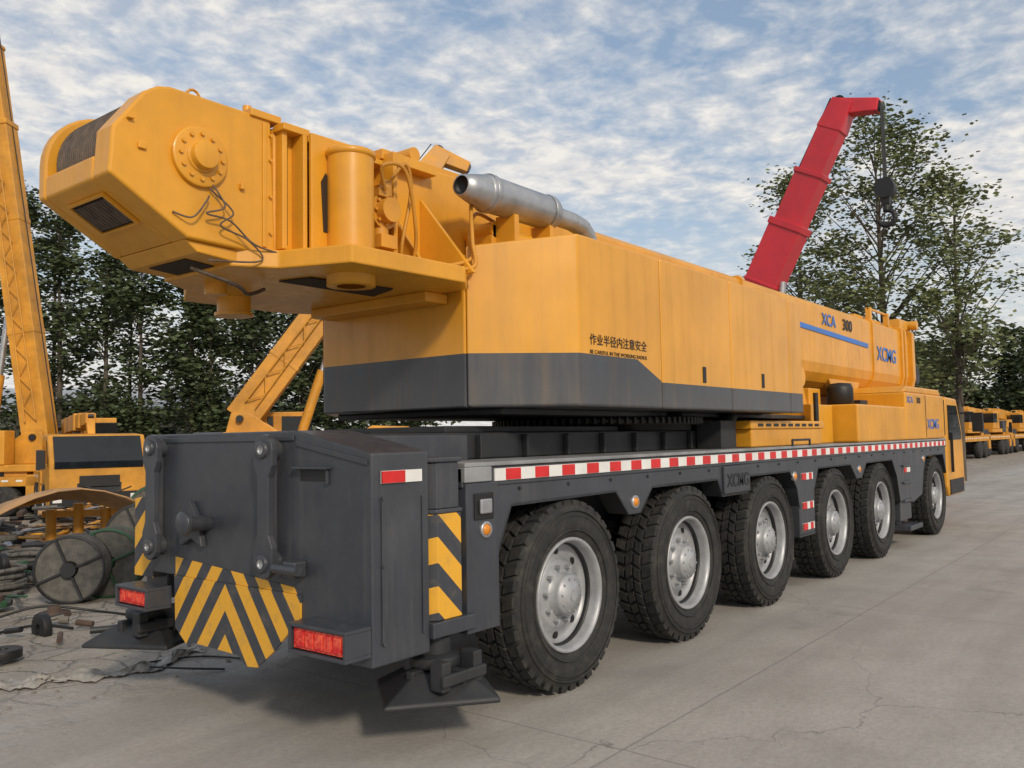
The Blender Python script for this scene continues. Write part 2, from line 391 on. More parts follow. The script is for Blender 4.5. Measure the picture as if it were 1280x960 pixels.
panel([(7.0+g,3.78),(8.52-g,3.78),(8.52-g,4.42),(7.0+g,4.42)],ZB,ZT,"engine_cover_middle")
panel([(8.52+g,3.78),(10.2-g,3.78),(10.2-g,4.42),(8.52+g,4.42)],ZB,ZT,"engine_cover_front")
panel([(10.2+g,3.78),(10.62,3.78),(10.62,4.42),(10.2+g,4.42)],ZB,ZT-.015,"engine_cover_end")
panel([(5.65,6.15),(10.6,6.15),(10.6,6.79),(5.65,6.79),(5.03,6.18)],ZB,3.5,"cover_far_side")
s=MB(); s.box(5.1,10.55,4.43,6.14,2.2,3.2); s.box(6.98,7.02,3.80,4.3,2.22,3.56); s.box(8.5,8.54,3.8,4.3,2.22,3.56); s.box(10.18,10.22,3.8,4.3,2.22,3.54); s.obj("turntable_body","dark",CR)
s=MB()
for x in(7.86,9.35): s.box(x-.035,x+.035,3.772,3.779,2.46,2.62)
s.obj("cover_latches","blk",CR,.003)
text("warning_lettering","作业半径内注意安全",(5.79,3.776,2.70),.098,'blk',CR,ext=.001,sx=1.05,off=.0004)
text("warning_lettering_small","BE CAREFUL IN THE WORKING RADIUS",(5.79,3.776,2.62),.045,'blk',CR,ext=.001,sx=1.15,off=0)
s=MB()
s.box(5.9,6.6,4.30,4.75,3.55,3.64); s.box(5.45,5.7,4.5,4.8,3.5,3.75); s.cyl((5.55,4.45,3.60),(5.85,4.45,3.62),.09); s.cyl((5.5,4.5,3.7),(5.5,4.9,3.7),.07)
s.box(7.2,10.2,4.45,4.7,3.5,3.62)
s.obj("engine_top_parts","yel",CR,.015)
s=MB()
s.lathe([(.075,0),(.085,.0),(.11,.10),(.135,.22),(.14,.25)],(4.93,4.38,3.93),'x',28)
s.lathe([(.135,0),(.15,.02),(.15,.92),(.13,.96),(.085,1.0)],(5.18,4.38,3.93),'x',32)
s.lathe([(.153,0),(.16,.01),(.16,.05),(.153,.06)],(5.22,4.38,3.93),'x',32); s.lathe([(.153,0),(.16,.01),(.16,.05),(.153,.06)],(6.02,4.38,3.93),'x',32)
pts=[(6.15,4.38,3.93),(6.45,4.38,3.925),(6.62,4.38,3.90),(6.72,4.38,3.82),(6.76,4.38,3.6)]
s.tube(pts,.085,20)
s.lathe([(.0,.06),(.07,.06),(.078,0)],(4.93,4.38,3.93),'x',24,m=1)
s.obj("muffler",["sil","blk"],CR)
s=MB(); s.box(5.5,5.56,4.3,4.5,3.5,3.80); s.box(6.0,6.06,4.3,4.5,3.5,3.80); s.obj("muffler_brackets","yel",CR)
# ---- boom rear head (winch end)
hy0,hy1=4.80,5.72
prof=[(2.38,3.80),(2.57,4.06),(2.66,4.12),(2.74,4.14),(3.47,4.14),(3.51,3.20),(2.86,3.22),(2.36,3.52)]
s=MB()
s.prism(prof,'y',hy0,hy0+.20)
fl=[(2.36,3.52)]+[(2.78-.42*math.cos(math.radians(a)),3.74+.40*math.sin(math.radians(a))) for a in range(0,91,10)]+[(3.47,4.14),(3.51,3.20),(2.86,3.22)]
s.prism(fl,'y',hy1-.09,hy1)
inn=[(2.365,3.66),(2.365,3.52),(2.86,3.222),(3.505,3.202),(3.465,4.135),(3.06,4.135),(3.06,3.95),(2.9,3.66)]
s.prism(inn,'y',hy0+.20,hy1-.09)
s.obj("winch_head","yel",CR,.018,seg=3)
s=MB()
pr=[]; y=hy0+.205
while y<hy1-.10:
    pr+=[(.34,y),(.362,y+.006),(.368,y+.014),(.362,y+.022)]; y+=.028
s.lathe(pr,(2.79,0,3.74),'y',56); s.obj("winch_rope_drum","rope",CR)
d=Vector((2.86-2.36,0,3.22-3.52)); d.normalize(); nrm=Vector((-.515,0,-.857))
c0=Vector((2.36,0,3.52))
def onf(u,y,h): p=c0+d*u+nrm*h; return (p.x,y,p.z)
s=MB()
def fbox(u0,u1,y0,y1,h0,h1,m=0):
    vs=[onf(u,y,h) for h in(h0,h1) for u,y in((u0,y0),(u1,y0),(u1,y1),(u0,y1))]
    s.add(vs,[[3,2,1,0],[4,5,6,7],[0,1,5,4],[1,2,6,5],[2,3,7,6],[3,0,4,7]],m)
fbox(.12,.36,5.06,5.48,.001,.006,0)
for k in range(10):
    yy=5.085+k*.041; s.cyl(onf(.14,yy,.009),onf(.34,yy,.009),.015,n=8,m=1)
for a in((.105,.12,5.045,5.495),(.36,.375,5.045,5.495),(.12,.36,5.045,5.06),(.12,.36,5.48,5.495)): fbox(a[0],a[1],a[2],a[3],0.001,.022,2)
s.obj("rope_window",["dark","rope","yel"],CR)
s=MB(); px,pz=2.93,3.74
s.lathe([(.19,0),(.19,-.03),(.175,-.036),(.105,-.036),(.10,-.05),(.088,-.05),(.085,-.10),(.0,-.10)],(px,hy0,pz),'y',40)
for i in range(12):
    t=2*math.pi*i/12; s.cyl((px+.145*math.cos(t),hy0-.034,pz+.145*math.sin(t)),(px+.145*math.cos(t),hy0-.052,pz+.145*math.sin(t)),.014,n=6)
s.obj("pivot_pin","yel",CR,.003)
s=MB(); s.box(3.30,3.54,hy0-.02,hy0+.2,4.12,4.17); s.box(2.72,2.80,5.0,5.1,4.13,4.18); s.cyl((3.35,hy0+.1,4.17),(3.35,hy0+.1,4.22),.03)
s.tube([Vector((2.95+.05*math.cos(q*.52),hy0+.1,4.15+.06*math.sin(q*.52))) for q in range(7)],.01,6)
s.box(3.40,3.43,hy0-.012,hy0,3.25,4.10); s.box(2.46,2.50,hy0-.03,hy0,3.86,3.87)
s.box(3.22,3.25,hy0-.03,hy0,3.60,3.64); s.box(2.53,2.58,hy0-.02,hy0,3.70,3.74)
for z in(3.35,3.6,3.85,4.02): s.cyl((3.46,hy0,z),(3.46,hy0-.02,z),.012,n=6)
s.obj("head_brackets","yel",CR,.006)
s=MB(); s.prism([(2.86,3.219),(2.95,3.15),(3.3,3.12),(3.6,3.12),(3.6,3.2)],'y',4.84,5.68)
s.obj("head_lower_plate","yel",CR,.01)
s=MB(); s.prism([(2.99,3.140),(3.25,3.118),(3.25,3.126),(2.99,3.15)],'y',5.05,5.5); s.obj("head_lower_opening","dark",CR)
s=MB()
s.prism([(3.50,3.2),(3.50,4.10),(3.9,4.16),(5.6,4.19),(6.5,4.15),(6.5,3.1),(4.9,3.1),(4.6,3.2)],'y',4.82,5.74)
s.obj("boom_rear_body","yel",CR,.02)
s=MB(); s.box(3.585,3.615,4.812,4.819,3.30,4.0); s.obj("body_slot","dark",CR)
s=MB(); s.box(3.655,3.69,4.69,4.819,3.25,4.06); s.box(3.52,3.56,4.74,4.819,3.25,4.10)
s.box(3.5,3.72,4.70,4.819,4.06,4.11)
s.prism([(3.70,3.24),(3.70,4.08),(3.82,4.08),(4.12,3.30),(4.12,3.24)],'y',4.66,4.69)
s.box(3.7,4.4,4.69,4.819,4.02,4.06)
s.box(4.42,4.46,4.6,4.819,3.24,4.12); s.prism([(4.82,3.22),(4.25,3.22),(4.82,3.90)],'x',4.92,4.955); s.prism([(4.82,3.22),(4.45,3.22),(4.82,3.70)],'x',4.62,4.65)
s.box(4.4,5.0,4.70,4.819,4.08,4.16)
s.obj("body_gussets","yel",CR,.006)
s=MB(); s.prism([(3.80,3.40),(3.78,3.75),(3.82,3.82),(3.86,3.76),(3.86,3.40)],'y',4.653,4.659); s.obj("gusset_slot","dark",CR)
s=MB(); s.cyl((3.98,4.58,3.24),(3.98,4.58,3.99),.165,n=40); s.lathe([(.165,0),(.18,.01),(.18,.04),(.165,.05)],(3.98,4.58,3.94),'z',40)
s.lathe([(.10,3.03),(.17,3.03),(.17,3.23)],(3.98,4.58,0),'z',32); s.obj("pinning_cylinder","yel",CR)
s=MB()
s.cyl((4.28,4.55,3.62),(4.28,4.84,3.62),.13,n=24); s.cyl((4.28,4.47,3.62),(4.28,4.56,3.62),.09,n=20); s.cyl((4.28,4.6,3.40),(4.28,4.6,3.62),.06)
s.box(4.2,4.36,4.5,4.7,3.34,3.44); s.cyl((4.32,4.58,3.74),(4.32,4.58,3.86),.045); s.box(4.2,4.3,4.52,4.6,3.72,3.8)
for i in range(8):
    t=2*math.pi*i/8; s.cyl((4.28+.10*math.cos(t),4.54,3.62+.10*math.sin(t)),(4.28+.10*math.cos(t),4.525,3.62+.10*math.sin(t)),.014,n=6)
s.obj("winch_motor","yel2",CR,.005)
s=MB()
s.tube(curve([(4.32,4.52,3.86),(4.4,4.45,3.98),(4.5,4.5,3.8),(4.45,4.55,3.4),(4.5,4.6,3.25)]),.014)
s.tube(curve([(4.24,4.5,3.76),(4.14,4.42,3.9),(4.35,4.4,3.9),(4.55,4.5,3.5),(4.6,4.6,3.25)]),.014)
s.tube(curve([(4.7,4.4,3.25),(5.0,4.35,3.35),(5.05,4.4,3.55),(5.3,4.55,3.8),(5.6,4.6,3.8)]),.016)
s.tube(curve([(4.72,4.38,3.24),(4.98,4.30,3.28),(5.0,4.33,3.5),(5.2,4.5,3.9),(5.5,4.6,3.95)]),.016)
s.obj("hydraulic_hoses","yel2",CR)
s=MB()
s.tube(curve([(2.98,4.78,3.62),(3.08,4.74,3.45),(2.95,4.74,3.38),(3.12,4.74,3.36),(3.3,4.74,3.24),(3.5,4.7,3.2)]),.006,6)
s.tube(curve([(3.0,4.78,3.55),(3.14,4.74,3.42),(3.05,4.74,3.32),(3.25,4.74,3.26),(3.35,4.74,3.14),(3.0,4.8,3.10)]),.006,6)
s.tube(curve([(2.75,4.79,3.36),(2.86,4.75,3.34),(2.95,4.75,3.45),(2.98,4.76,3.50)]),.006,6)
s.tube(curve([(3.0,5.0,3.08),(3.3,4.95,3.0),(3.5,5.1,2.98),(3.7,5.2,3.05)]),.014,8)
s.obj("head_cables","rope",CR)
s=MB()
s.prism([(3.2,4.86),(3.46,4.70),(3.66,4.20),(4.72,4.16),(4.95,4.35),(4.98,6.2),(4.72,6.35),(3.75,6.35),(3.5,5.9),(3.2,5.68)],'z',3.10,3.225)
s.obj("rear_platform","yel",CR,.012)
s=MB(); s.prism([(3.72,5.05),(3.78,4.78),(4.50,4.70),(4.62,5.05)],'z',3.088,3.098); s.obj("platform_opening","dark",CR)
s=MB(); s.cyl((3.95,5.95,2.98),(3.95,5.95,3.10),.13,n=32); s.cyl((3.95,5.95,2.955),(3.95,5.95,2.98),.15,n=32)
s.cyl((3.5,5.5,3.02),(3.5,5.5,3.1),.08); s.box(4.75,5.0,4.6,6.0,3.02,3.1)
s.obj("platform_feet","yel",CR,.01)
s=MB(); s.box(5.0,6.3,4.86,5.6,4.16,4.24); s.cyl((4.9,4.85,4.27),(4.9,5.7,4.27),.06); s.box(4.3,4.5,4.9,5.6,4.14,4.2); s.obj("boom_top_parts","yel",CR,.01)

# ---- main boom forward
def section(y0,y1,z0,z1,n=9,cr=.06):
    w=(y1-y0)/2; c=(y0+y1)/2; rr=w*.98
    pts=[(y0+cr,z1),(y0,z1-cr)]
    for k in range(n+1):
        t=math.pi+math.pi*k/n; pts.append((c+w*math.cos(t),z0+rr*.75+rr*.75*math.sin(t)))
    pts+=[(y1,z1-cr),(y1-cr,z1)]; return pts
s=MB(); s.prism(section(4.67,5.90,2.62,4.06),'x',6.4,19.2)
s.prism(section(4.72,5.85,2.72,4.02),'x',19.2,19.9); 
o=s.obj("boom_base_section","yel",CR,.01)
s=MB()
for x,e in((10.9,.03),(16.9,.03),(18.9,.05),(19.15,.05)):
    s.prism(section(4.67-e,5.90+e,2.62-e,4.06+e),'x',x,x+.09)
s.prism(section(4.63,5.94,2.58,4.10),'x',19.75,19.95)
s.prism(section(4.85,5.72,2.85,3.92),'x',19.95,20.45)
s.box(16.5,19.6,4.85,5.7,4.06,4.16); s.box(19.1,19.7,4.7,5.0,4.1,4.3); s.cyl((19.9,4.55,4.22),(19.9,5.9,4.22),.1)
s.box(17.0,17.1,4.7,4.8,4.06,4.32); s.box(18.2,18.3,4.7,4.8,4.06,4.32); s.beam((17.0,4.75,4.3),(18.3,4.75,4.3),.04,.04)
s.obj("boom_collars","yel",CR,.008)
s=MB(); s.prism(section(5.0,5.55,3.0,3.8),'x',20.2,20.95); s.cyl((20.8,4.8,3.2),(20.8,5.8,3.2),.22); s.obj("boom_tip","blk",CR,.01)
s=MB(); s.cyl((10.8,5.285,2.35),(14.6,5.285,2.72),.22,n=32); s.cyl((10.6,5.1,2.35),(10.6,5.5,2.35),.3); s.obj("lift_cylinder","yel",CR)
s=MB(); s.cyl((14.6,5.285,2.72),(15.6,5.285,2.82),.13,n=24); s.obj("lift_cylinder_rod","sil",CR)
s=MB()
for y0 in(4.50,5.97):
    s.prism([(10.6,2.2),(10.6,3.3),(11.6,3.35),(12.6,2.75),(12.9,2.2)],'y',y0,y0+.1)
for y0 in(4.75,5.72): s.prism([(14.6,2.85),(15.0,2.4),(15.9,2.4),(16.3,2.85)],'y',y0,y0+.1)
s.cyl((12.2,4.35,2.75),(12.2,4.5,2.75),.14); s.box(12.9,13.4,4.5,6.0,2.0,2.62); s.obj("turntable_cheeks","yel",CR,.015)
s=MB(); s.prism([(12.1,3.60),(16.6,3.50),(16.6,3.58),(12.1,3.68)],'y',4.655,4.665); s.obj("boom_stripe","blue",CR)
text("boom_model_lettering_blue","XCA",(14.1,4.655,3.72),.27,'blue',CR,sx=1.2); text("boom_model_lettering","300",(15.15,4.655,3.72),.27,'blk',CR,sx=1.3)
text("boom_brand_lettering","XCMG",(17.2,4.66,3.32),.38,'blue',CR,sx=1.2); text("boom_small_lettering","QAY300",(11.8,4.66,3.80),.12,'blk',CR)
s=MB(); s.box(13.1,15.8,3.86,4.60,1.79,2.36); s.box(15.82,18.72,3.86,6.7,1.79,2.62)
s.prism([(15.82,2.622),(16.1,2.74),(18.5,2.74),(18.72,2.622)],'y',3.9,6.6); s.obj("front_hood","yel",CR,.03,seg=3)
s=MB(); s.prism([(18.78,.80),(18.78,2.45),(18.9,2.62),(19.9,2.6),(20.35,1.9),(20.4,.8),(20.2,.62),(18.95,.62)],'y',3.86,6.7); s.obj("driver_cab","yel",CR,.05,seg=3)
s=MB(); s.prism([(19.0,1.75),(19.0,2.45),(19.8,2.45),(20.15,1.9),(20.15,1.75)],'y',3.845,3.86); s.obj("cab_side_window","glass",CR)
s=MB(); s.box(18.95,20.2,3.84,3.87,.66,.95); s.cyl((20.2,3.6,2.3),(20.2,3.86,2.3),.02); s.box(20.1,20.2,3.42,3.62,1.9,2.3); s.box(19.1,19.13,3.80,3.85,1.1,1.9)
s.box(18.68,18.72,3.85,3.858,1.85,2.55); s.box(17.2,17.22,3.853,3.859,1.82,2.6); s.obj("cab_trim","blk",CR,.004)
s=MB(); s.lathe([(.0,2.72),(.17,2.70),(.2,2.62),(.2,2.4),(.14,2.36)],(13.7,4.3,0),'z',24); s.box(14.4,14.8,4.2,4.5,2.36,2.46); s.obj("air_intake","blk",CR)
s=MB(); s.box(9.5,11.9,4.0,4.55,1.79,2.0); s.box(9.45,11.95,3.98,4.56,2.0,2.1); s.box(12.1,13.0,4.2,4.7,1.79,2.35); s.obj("deck_boxes","yel",CR,.015)
s=MB()
for k in range(9): s.box(9.65+k*.24,9.80+k*.24,3.974,3.979,2.03,2.065)
s.obj("deck_box_slots","blk",CR)
s=MB(); s.cyl((12.0,4.1,1.8),(12.0,4.1,2.5),.035); s.cyl((9.2,4.25,1.95),(9.45,4.25,2.15),.1); s.obj("deck_posts","blk",CR)
s=MB(); s.box(8.9,9.3,4.1,4.4,1.79,2.1); s.tube([(10.3,3.82,1.785),(10.3,3.82,1.86),(10.9,3.82,1.86),(10.9,3.82,1.785)],.015); s.obj("deck_fittings","gry2",CR,.01)
text("hood_model_lettering","XCA",(15.9,3.856,2.44),.15,'blue',CR,sx=1.3); text("hood_model_number","300",(16.55,3.856,2.44),.15,'blk',CR,sx=1.3)
text("hood_brand_lettering","XCMG",(17.3,3.856,1.98),.26,'blue',CR,sx=1.2)

# ================================================================ generic truck cranes
def small_wheel(mb,x,y,r,w,mr,mt):
    s=1 if y>0 else -1
    mb.lathe([(r*.58,.03),(r*.62,-.0),(r*.9,.0),(r,.05),(r,w-.05),(r*.9,w),(0,w)],(x,y,r) if s<0 else (x,y-w,r),'y',24,mt)
    mb.lathe([(0,.06),(r*.25,.04),(r*.3,.1),(r*.5,.1),(r*.59,.02)] if s<0 else [(0,-.06),(r*.25,-.04),(r*.3,-.1),(r*.5,-.1),(r*.59,-.02)],(x,y,r),'y',24,mr)
def crane(name,loc,rot,pt='yel2',slew=0,elev=0,length=8,front=6,rear=5,cyl=True,bw=.75,hookdrop=0,boomp=None,scale=1,jib=False):
    E=empty(name,loc,False); E.rotation_euler=(0,0,rot); bp=boomp or pt; E.scale=(scale,)*3
    c=MB(); c.box(-rear,front-2,-1.25,1.25,1.05,1.38,0); c.box(-rear,front,-.55,.55,.6,1.1,1)
    c.box(-rear,-rear+.5,-1.25,1.25,.55,1.45,0); c.box(front-2.6,front-2.1,-1.25,1.25,.5,1.4,0)
    c.box(-rear+.6,-rear+1.4,-1.0,1.0,1.38,1.7,0); c.box(.9,front-2.2,-1.1,-.5,1.38,1.62,0); c.box(1.2,front-2.4,.5,1.1,1.38,1.75,1)
    for y in(-1.24,1.24):
        for k in range(int((front+rear-3)/.5)):
            c.box(-rear+.6+k*.5,-rear+.85+k*.5,y-.012,y+.012,1.2,1.28,2)
    c.obj("carrier_frame",[pt,"gry2","white"],E,.02)
    w=MB()
    for x in [-rear+1.3,-rear+2.7,front-3.6,front-1.3] :
        for y in(-1.25,1.25): small_wheel(w,x,y,.55,.35,1,0)
    w.obj("wheels",["rub","rim"],E)
    k=MB(); k.prism([(front-2,.6),(front-2,2.35),(front-1.8,2.45),(front-.55,2.4),(front-.02,1.65),(front,.55),(front-.3,.45)],'y',-1.22,1.22); k.obj("driver_cab",pt,E,.05,seg=3)
    k=MB(); k.prism([(front-.52,2.33),(front-.50,2.37),(front+.01,1.68),(front+.012,1.50)],'y',-1.1,1.1)
    for y in(-1.235,1.222): k.prism([(front-1.7,1.6),(front-1.7,2.25),(front-.75,2.25),(front-.3,1.6)],'y',y,y+.013)
    k.obj("cab_windows","glass",E)
    k=MB()
    k.box(front-.0,front+.04,-1.2,1.2,.5,.85,0); 
    for y in(-.95,.95): k.box(front+.03,front+.07,y-.18,y+.18,.6,.78,1)
    k.box(front+.02,front+.05,-.5,.5,1.0,1.3,0); k.box(front-.2,front-.1,-1.5,-1.3,1.5,2.0,0); k.box(front-.2,front-.1,1.3,1.5,1.5,2.0,0)
    k.obj("cab_bumper_lamps",["blk","white"],E,.01)
    S=MB(); S.cyl((-1,0,1.38),(-1,0,1.55),.75,n=32,m=1); 
    ca,sa=math.cos(slew),math.sin(slew)
    def T(x,y,z): return (-1+x*ca-y*sa,x*sa+y*ca,z)
    def obox(x0,x1,y0,y1,z0,z1,m=0):
        vs=[T(x,y,z) for z in(z0,z1) for x,y in((x0,y0),(x1,y0),(x1,y1),(x0,y1))]
        S.add(vs,[[0,3,2,1],[4,5,6,7],[0,1,5,4],[1,2,6,5],[2,3,7,6],[3,0,4,7]],m)
    obox(-2.2,1.2,-1.15,1.15,1.55,1.8,0); obox(-2.6,-1.7,-1.2,1.2,1.55,2.3,1); obox(-1.7,.9,-1.0,-.5,1.8,2.3,0); 
    for sy in(-.48,.42):
        vs=[T(x,y,z) for y in(sy,sy+.06) for x,z in((-1.8,1.8),(.8,1.8),(-.9,2.95),(-1.5,2.95))]
        S.add(vs,[[0,1,2,3],[7,6,5,4],[0,4,5,1],[1,5,6,2],[2,6,7,3],[3,7,4,0]],0)
    obox(-.6,1.1,.55,1.2,1.8,3.0,0); obox(-.4,1.12,.53,1.22,2.2,2.85,2); obox(-.2,.1,.5,1.24,2.1,2.9,0)
    S.obj("turntable",[pt,"gry","glass"],E,.03)
    piv=Vector(T(-1.2,0,2.75)); dv=Vector((math.cos(elev)*ca,math.cos(elev)*sa,math.sin(elev)))
    up=Vector((-math.sin(elev)*ca,-math.sin(elev)*sa,math.cos(elev)))
    B=MB(); L=length; p1=piv+dv*L*.62;p2=piv+dv*L*.78;p3=piv+dv*L*.92
    B.beam(piv,p1,bw*.8,bw,up=up); B.beam(p1,p2,bw*.7,bw*.84,up=up); B.beam(p2,p3,bw*.6,bw*.70,up=up)
    B.beam(p1-dv*.18,p1+dv*.02,bw*.88,bw*1.07,up=up); B.beam(p2-dv*.12,p2+dv*.02,bw*.78,bw*.92,up=up)
    for q in(.2,.42): B.beam(piv+dv*L*q,piv+dv*L*(q+.010),bw*.84,bw*1.04,up=up)
    B.obj("boom",bp,E,.02)
    H=MB(); tip=piv+dv*L
    H.beam(p3-dv*.1,tip,bw*.64,bw*.78,bw*.56,bw*.6,up=up)
    H.beam(tip-dv*.25+up*bw*.2,tip+dv*.1-up*bw*1.0,bw*.5,bw*.5,bw*.4,bw*.36,up=up)
    H.obj("boom_head",bp,E,.03)
    rt=dv.cross(up); H=MB()
    for q in(tip+dv*.06-up*bw*.92,tip-dv*.06+up*bw*.12): H.cyl(q-rt*bw*.16,q+rt*bw*.16,bw*.17,n=20)
    H.cyl(piv-rt*bw*.6,piv+rt*bw*.6,.12)
    H.obj("head_sheaves","blk",E)
    if jib:
        J=MB()
        for sd in(-1,1):
            o_=rt*sd*bw*.55; a0=piv+o_+dv*.6; n_=int(L*.5/.55)
            for e_ in(-.2,.2): J.tube([a0+up*e_,a0+dv*L*.5+up*e_*.6],.03,6)
            for q in range(n_):
                J.tube([a0+dv*q*.55+up*(-.2 if q%2 else .2),a0+dv*(q+1)*.55+up*(.2 if q%2 else -.2)],.02,5)
        J.obj("stowed_lattice_jib",bp,E)
    if cyl:
        C=MB(); a=Vector(T(.7,0,1.9)); b_=piv+dv*min(L*.45,5.0)-up*bw*.5; mid=a.lerp(b_,.55)
        C.cyl(a,mid,.17,n=20); C.obj("lift_cylinder",bp,E)
        C=MB(); C.cyl(mid,b_,.11,n=16); C.obj("lift_cylinder_rod","sil",E)
    if hookdrop:
        C=MB(); q=tip+dv*.12-up*bw*1.05
        for k_ in(-.14,-.05,.05,.14): C.cyl(q+rt*k_,q+rt*k_-Vector((0,0,hookdrop)),.016,n=5)
        h=q-Vector((0,0,hookdrop)); C.obj("hook_ropes","blk",E)
        C=MB(); C.cyl(h-rt*.17,h+rt*.17,.26,n=24); C.beam(h+Vector((0,0,.27)),h-Vector((0,0,.42)),.34,.36,.20,.2,up=tuple(dv)); C.cyl(h-Vector((0,0,.4)),h-Vector((0,0,.58)),.09,n=12)
        pts=[]; hd=Vector((ca,sa,0))
        for k_ in range(13):
            t=math.radians(100-k_*22); pts.append(h-Vector((0,0,.78))+hd*(.21*math.cos(t))+Vector((0,0,.21*math.sin(t))))
        C.tube(pts,.07,8); C.obj("hook_block","blk",E)
    C=MB(); C.tube([piv+up*bw*.62-dv*.2,tip+up*bw*.45],.02,5); C.obj("hoist_rope","blk",E)
    return E
crane("red_truck_crane",(24.0,9.2,0),math.radians(-90),'red',0,math.radians(62.5),9.4,front=4.2,rear=4.6,bw=.96,hookdrop=2.3)
crane("yellow_truck_crane",(9.9,27.6,0),math.radians(128.5),'yel2',0,math.radians(81.5),19,front=6,rear=2.9,bw=.95,scale=.8,jib=True)
crane("yellow_truck_crane",(11.9,26.0,0),math.radians(-108),'yel2',0,math.radians(1.5),5.6,front=5.2,rear=3.4,bw=.5,scale=.92)
crane("yellow_truck_crane",(5.5,34,0),math.radians(-40),'yel2',0,math.radians(3),8,front=6,rear=4.5,bw=.8)
crane("yellow_truck_crane",(19.0,24.2,0),math.radians(-40.4),'yel2',0,math.radians(54),12.0,front=4,rear=3.5,bw=1.1,jib=True)
for x,y in((62,12.6),(72,12.8),(83,12.6),(94,12.6),(106,12.2)):
    crane("parked_truck_crane",(x,y,0),math.radians(180+random.uniform(-3,3)),'yel2',0,math.radians(2),8.2,front=5.5,rear=5,bw=.7,scale=1.1)

# ================================================================ yard clutter
def reel(name,loc,axis_rot,r=.42,w=.42,fm="gry2"):
    E=empty(name,loc,False); E.rotation_euler=(0,0,axis_rot)
    s=MB(); pr=[(.10,-w/2)]
    q=.12
    while q<r-.02: pr+=[(q,-w/2-.012),(q+.018,-w/2)]; q+=.036
    y=-w/2
    while y<w/2: pr+=[(r*.93,y),(r,y+.018),(r*.93,y+.036)]; y+=.038
    while q>.12: q-=.036; pr+=[(q+.018,w/2),(q,w/2+.012)]
    s.lathe(pr,(0,0,r),'y',40); s.obj("wound_cable","cable",E)
    s=MB(); 
    for k in range(4):
        t=k*math.pi/2+.4
        for yy in(-w/2-.03,w/2+.03): s.beam((.05*math.cos(t),yy,r+.05*math.sin(t)),(r*.97*math.cos(t),yy,r+r*.97*math.sin(t)),.025,.04,up=(0,1,0))
    for yy in(-w/2-.03,w/2+.01): s.lathe([(r*.94,yy),(r*1.0,yy),(r*1.0,yy+.02),(r*.94,yy+.02),(r*.94,yy)],(0,0,r),'y',32)
    s.cyl((0,-w/2-.08,r),(0,w/2+.08,r),.09); s.obj("reel_frame",fm,E)
    return E
reel("cable_reel",(5.05,11.05,0),math.radians(-42),.42,.26)
reel("cable_reel",(5.55,11.1,0),math.radians(-42),.44,.34,"green")
reel("cable_reel",(7.0,13.0,0),math.radians(-38),.52,.4)
reel("cable_reel",(8.6,15.4,0),math.radians(-30),.6,.45,"green")
def coil(x0,y0,r,n,rad):
    s=MB()
    for k in range(n):
        ox,oy=random.uniform(-.03,.03),random.uniform(-.03,.03); q=r*random.uniform(.85,1.05)
        pts=[(x0+ox+q*math.cos(t*.36),y0+oy+q*math.sin(t*.36),rad+k*rad*1.5+random.uniform(-.01,.01)) for t in range(19)]
        s.tube(pts,rad,6)
    s.obj("rope_coil","cable")
coil(4.6,12.3,.36,9,.028); coil(4.2,12.9,.30,5,.024); coil(5.4,13.2,.33,10,.03); coil(3.9,11.7,.26,4,.02)
s=MB(); n=8; vs=[];fs=[]
for i in range(n):
    for j in range(n):
        u,v=i/(n-1),j/(n-1); vs.append((5.6+u*2.0+v*.4,15.3+v*1.5-u*1.4,.75+.38*math.sin(u*3.0)+.12*math.sin(v*4+u*2)))
for i in range(n-1):
    for j in range(n-1): fs.append([i*n+j,(i+1)*n+j,(i+1)*n+j+1,i*n+j+1])
s.add(vs,fs,0,True); o=s.obj("bent_cardboard_sheet","tan"); so=o.modifiers.new("s","SOLIDIFY"); so.thickness=.02
def heap(name,x0,x1,y0,y1,n,mats,hmax=.5,seed=1,size=.5):
    rnd=random.Random(seed); s=MB()
    for i in range(n):
        x=rnd.uniform(x0,x1); y=rnd.uniform(y0,y1); a=rnd.uniform(0,6.28); L=rnd.uniform(.3,1)*size*1.6; z=rnd.uniform(.04,hmax)*rnd.random()
        d=Vector((math.cos(a),math.sin(a),rnd.uniform(-.25,.25))); p=Vector((x,y,z+.06)); m=rnd.randrange(len(mats)); k=rnd.random()
        if k<.6: s.cyl(p-d*L/2,p+d*L/2,rnd.uniform(.012,.05),n=8,m=m)
        elif k<.78: s.beam(p-d*L/2,p+d*L/2,rnd.uniform(.04,.14),rnd.uniform(.01,.03),m=m)
        elif k<.87: s.beam(p-d*L/4,p+d*L/4,rnd.uniform(.1,.25),rnd.uniform(.08,.2),m=m)
        else: s.lathe([(.05,-.04),(.16,-.04),(.16,.04),(.05,.04),(.05,-.04)],tuple(p),'z' if rnd.random()<.5 else 'x',16,m=m)
    s.obj(name,mats,None,.004)
heap("scrap_metal_pile",3.6,6.4,12.4,17,260,["rust","gry2","blk","peb","rope","cable","green","gry2"],.65,3)
heap("scrap_metal_pile",6.5,11,15.5,20,200,["rust","gry2","yel2","blk","tan","sil","cable"],1.2,5,.8)
heap("scrap_metal_pile",2.8,4.5,11.0,12.6,80,["rust","green","blk","gry2","cable","peb"],.22,8,.4)
heap("scrap_metal_pile",2.6,4.9,8.4,10.6,22,["rust","blk","gry2","peb"],.03,18,.16)
s=MB()
for i in range(5):
    x=7.0+i*.35; s.cyl((x,16.2-i*.3,0),(x,16.2-i*.3,.8+.1*(i%2)),.09,n=14); 
s.beam((6.9,16.3,.72),(8.6,14.9,.72),.12,.12); s.obj("yellow_steel_frame","yel2",None,.01)
s=MB(); s.box(5.8,7.0,19.4,20.6,.05,.9); s.box(5.75,7.05,19.35,20.65,.9,.95); 
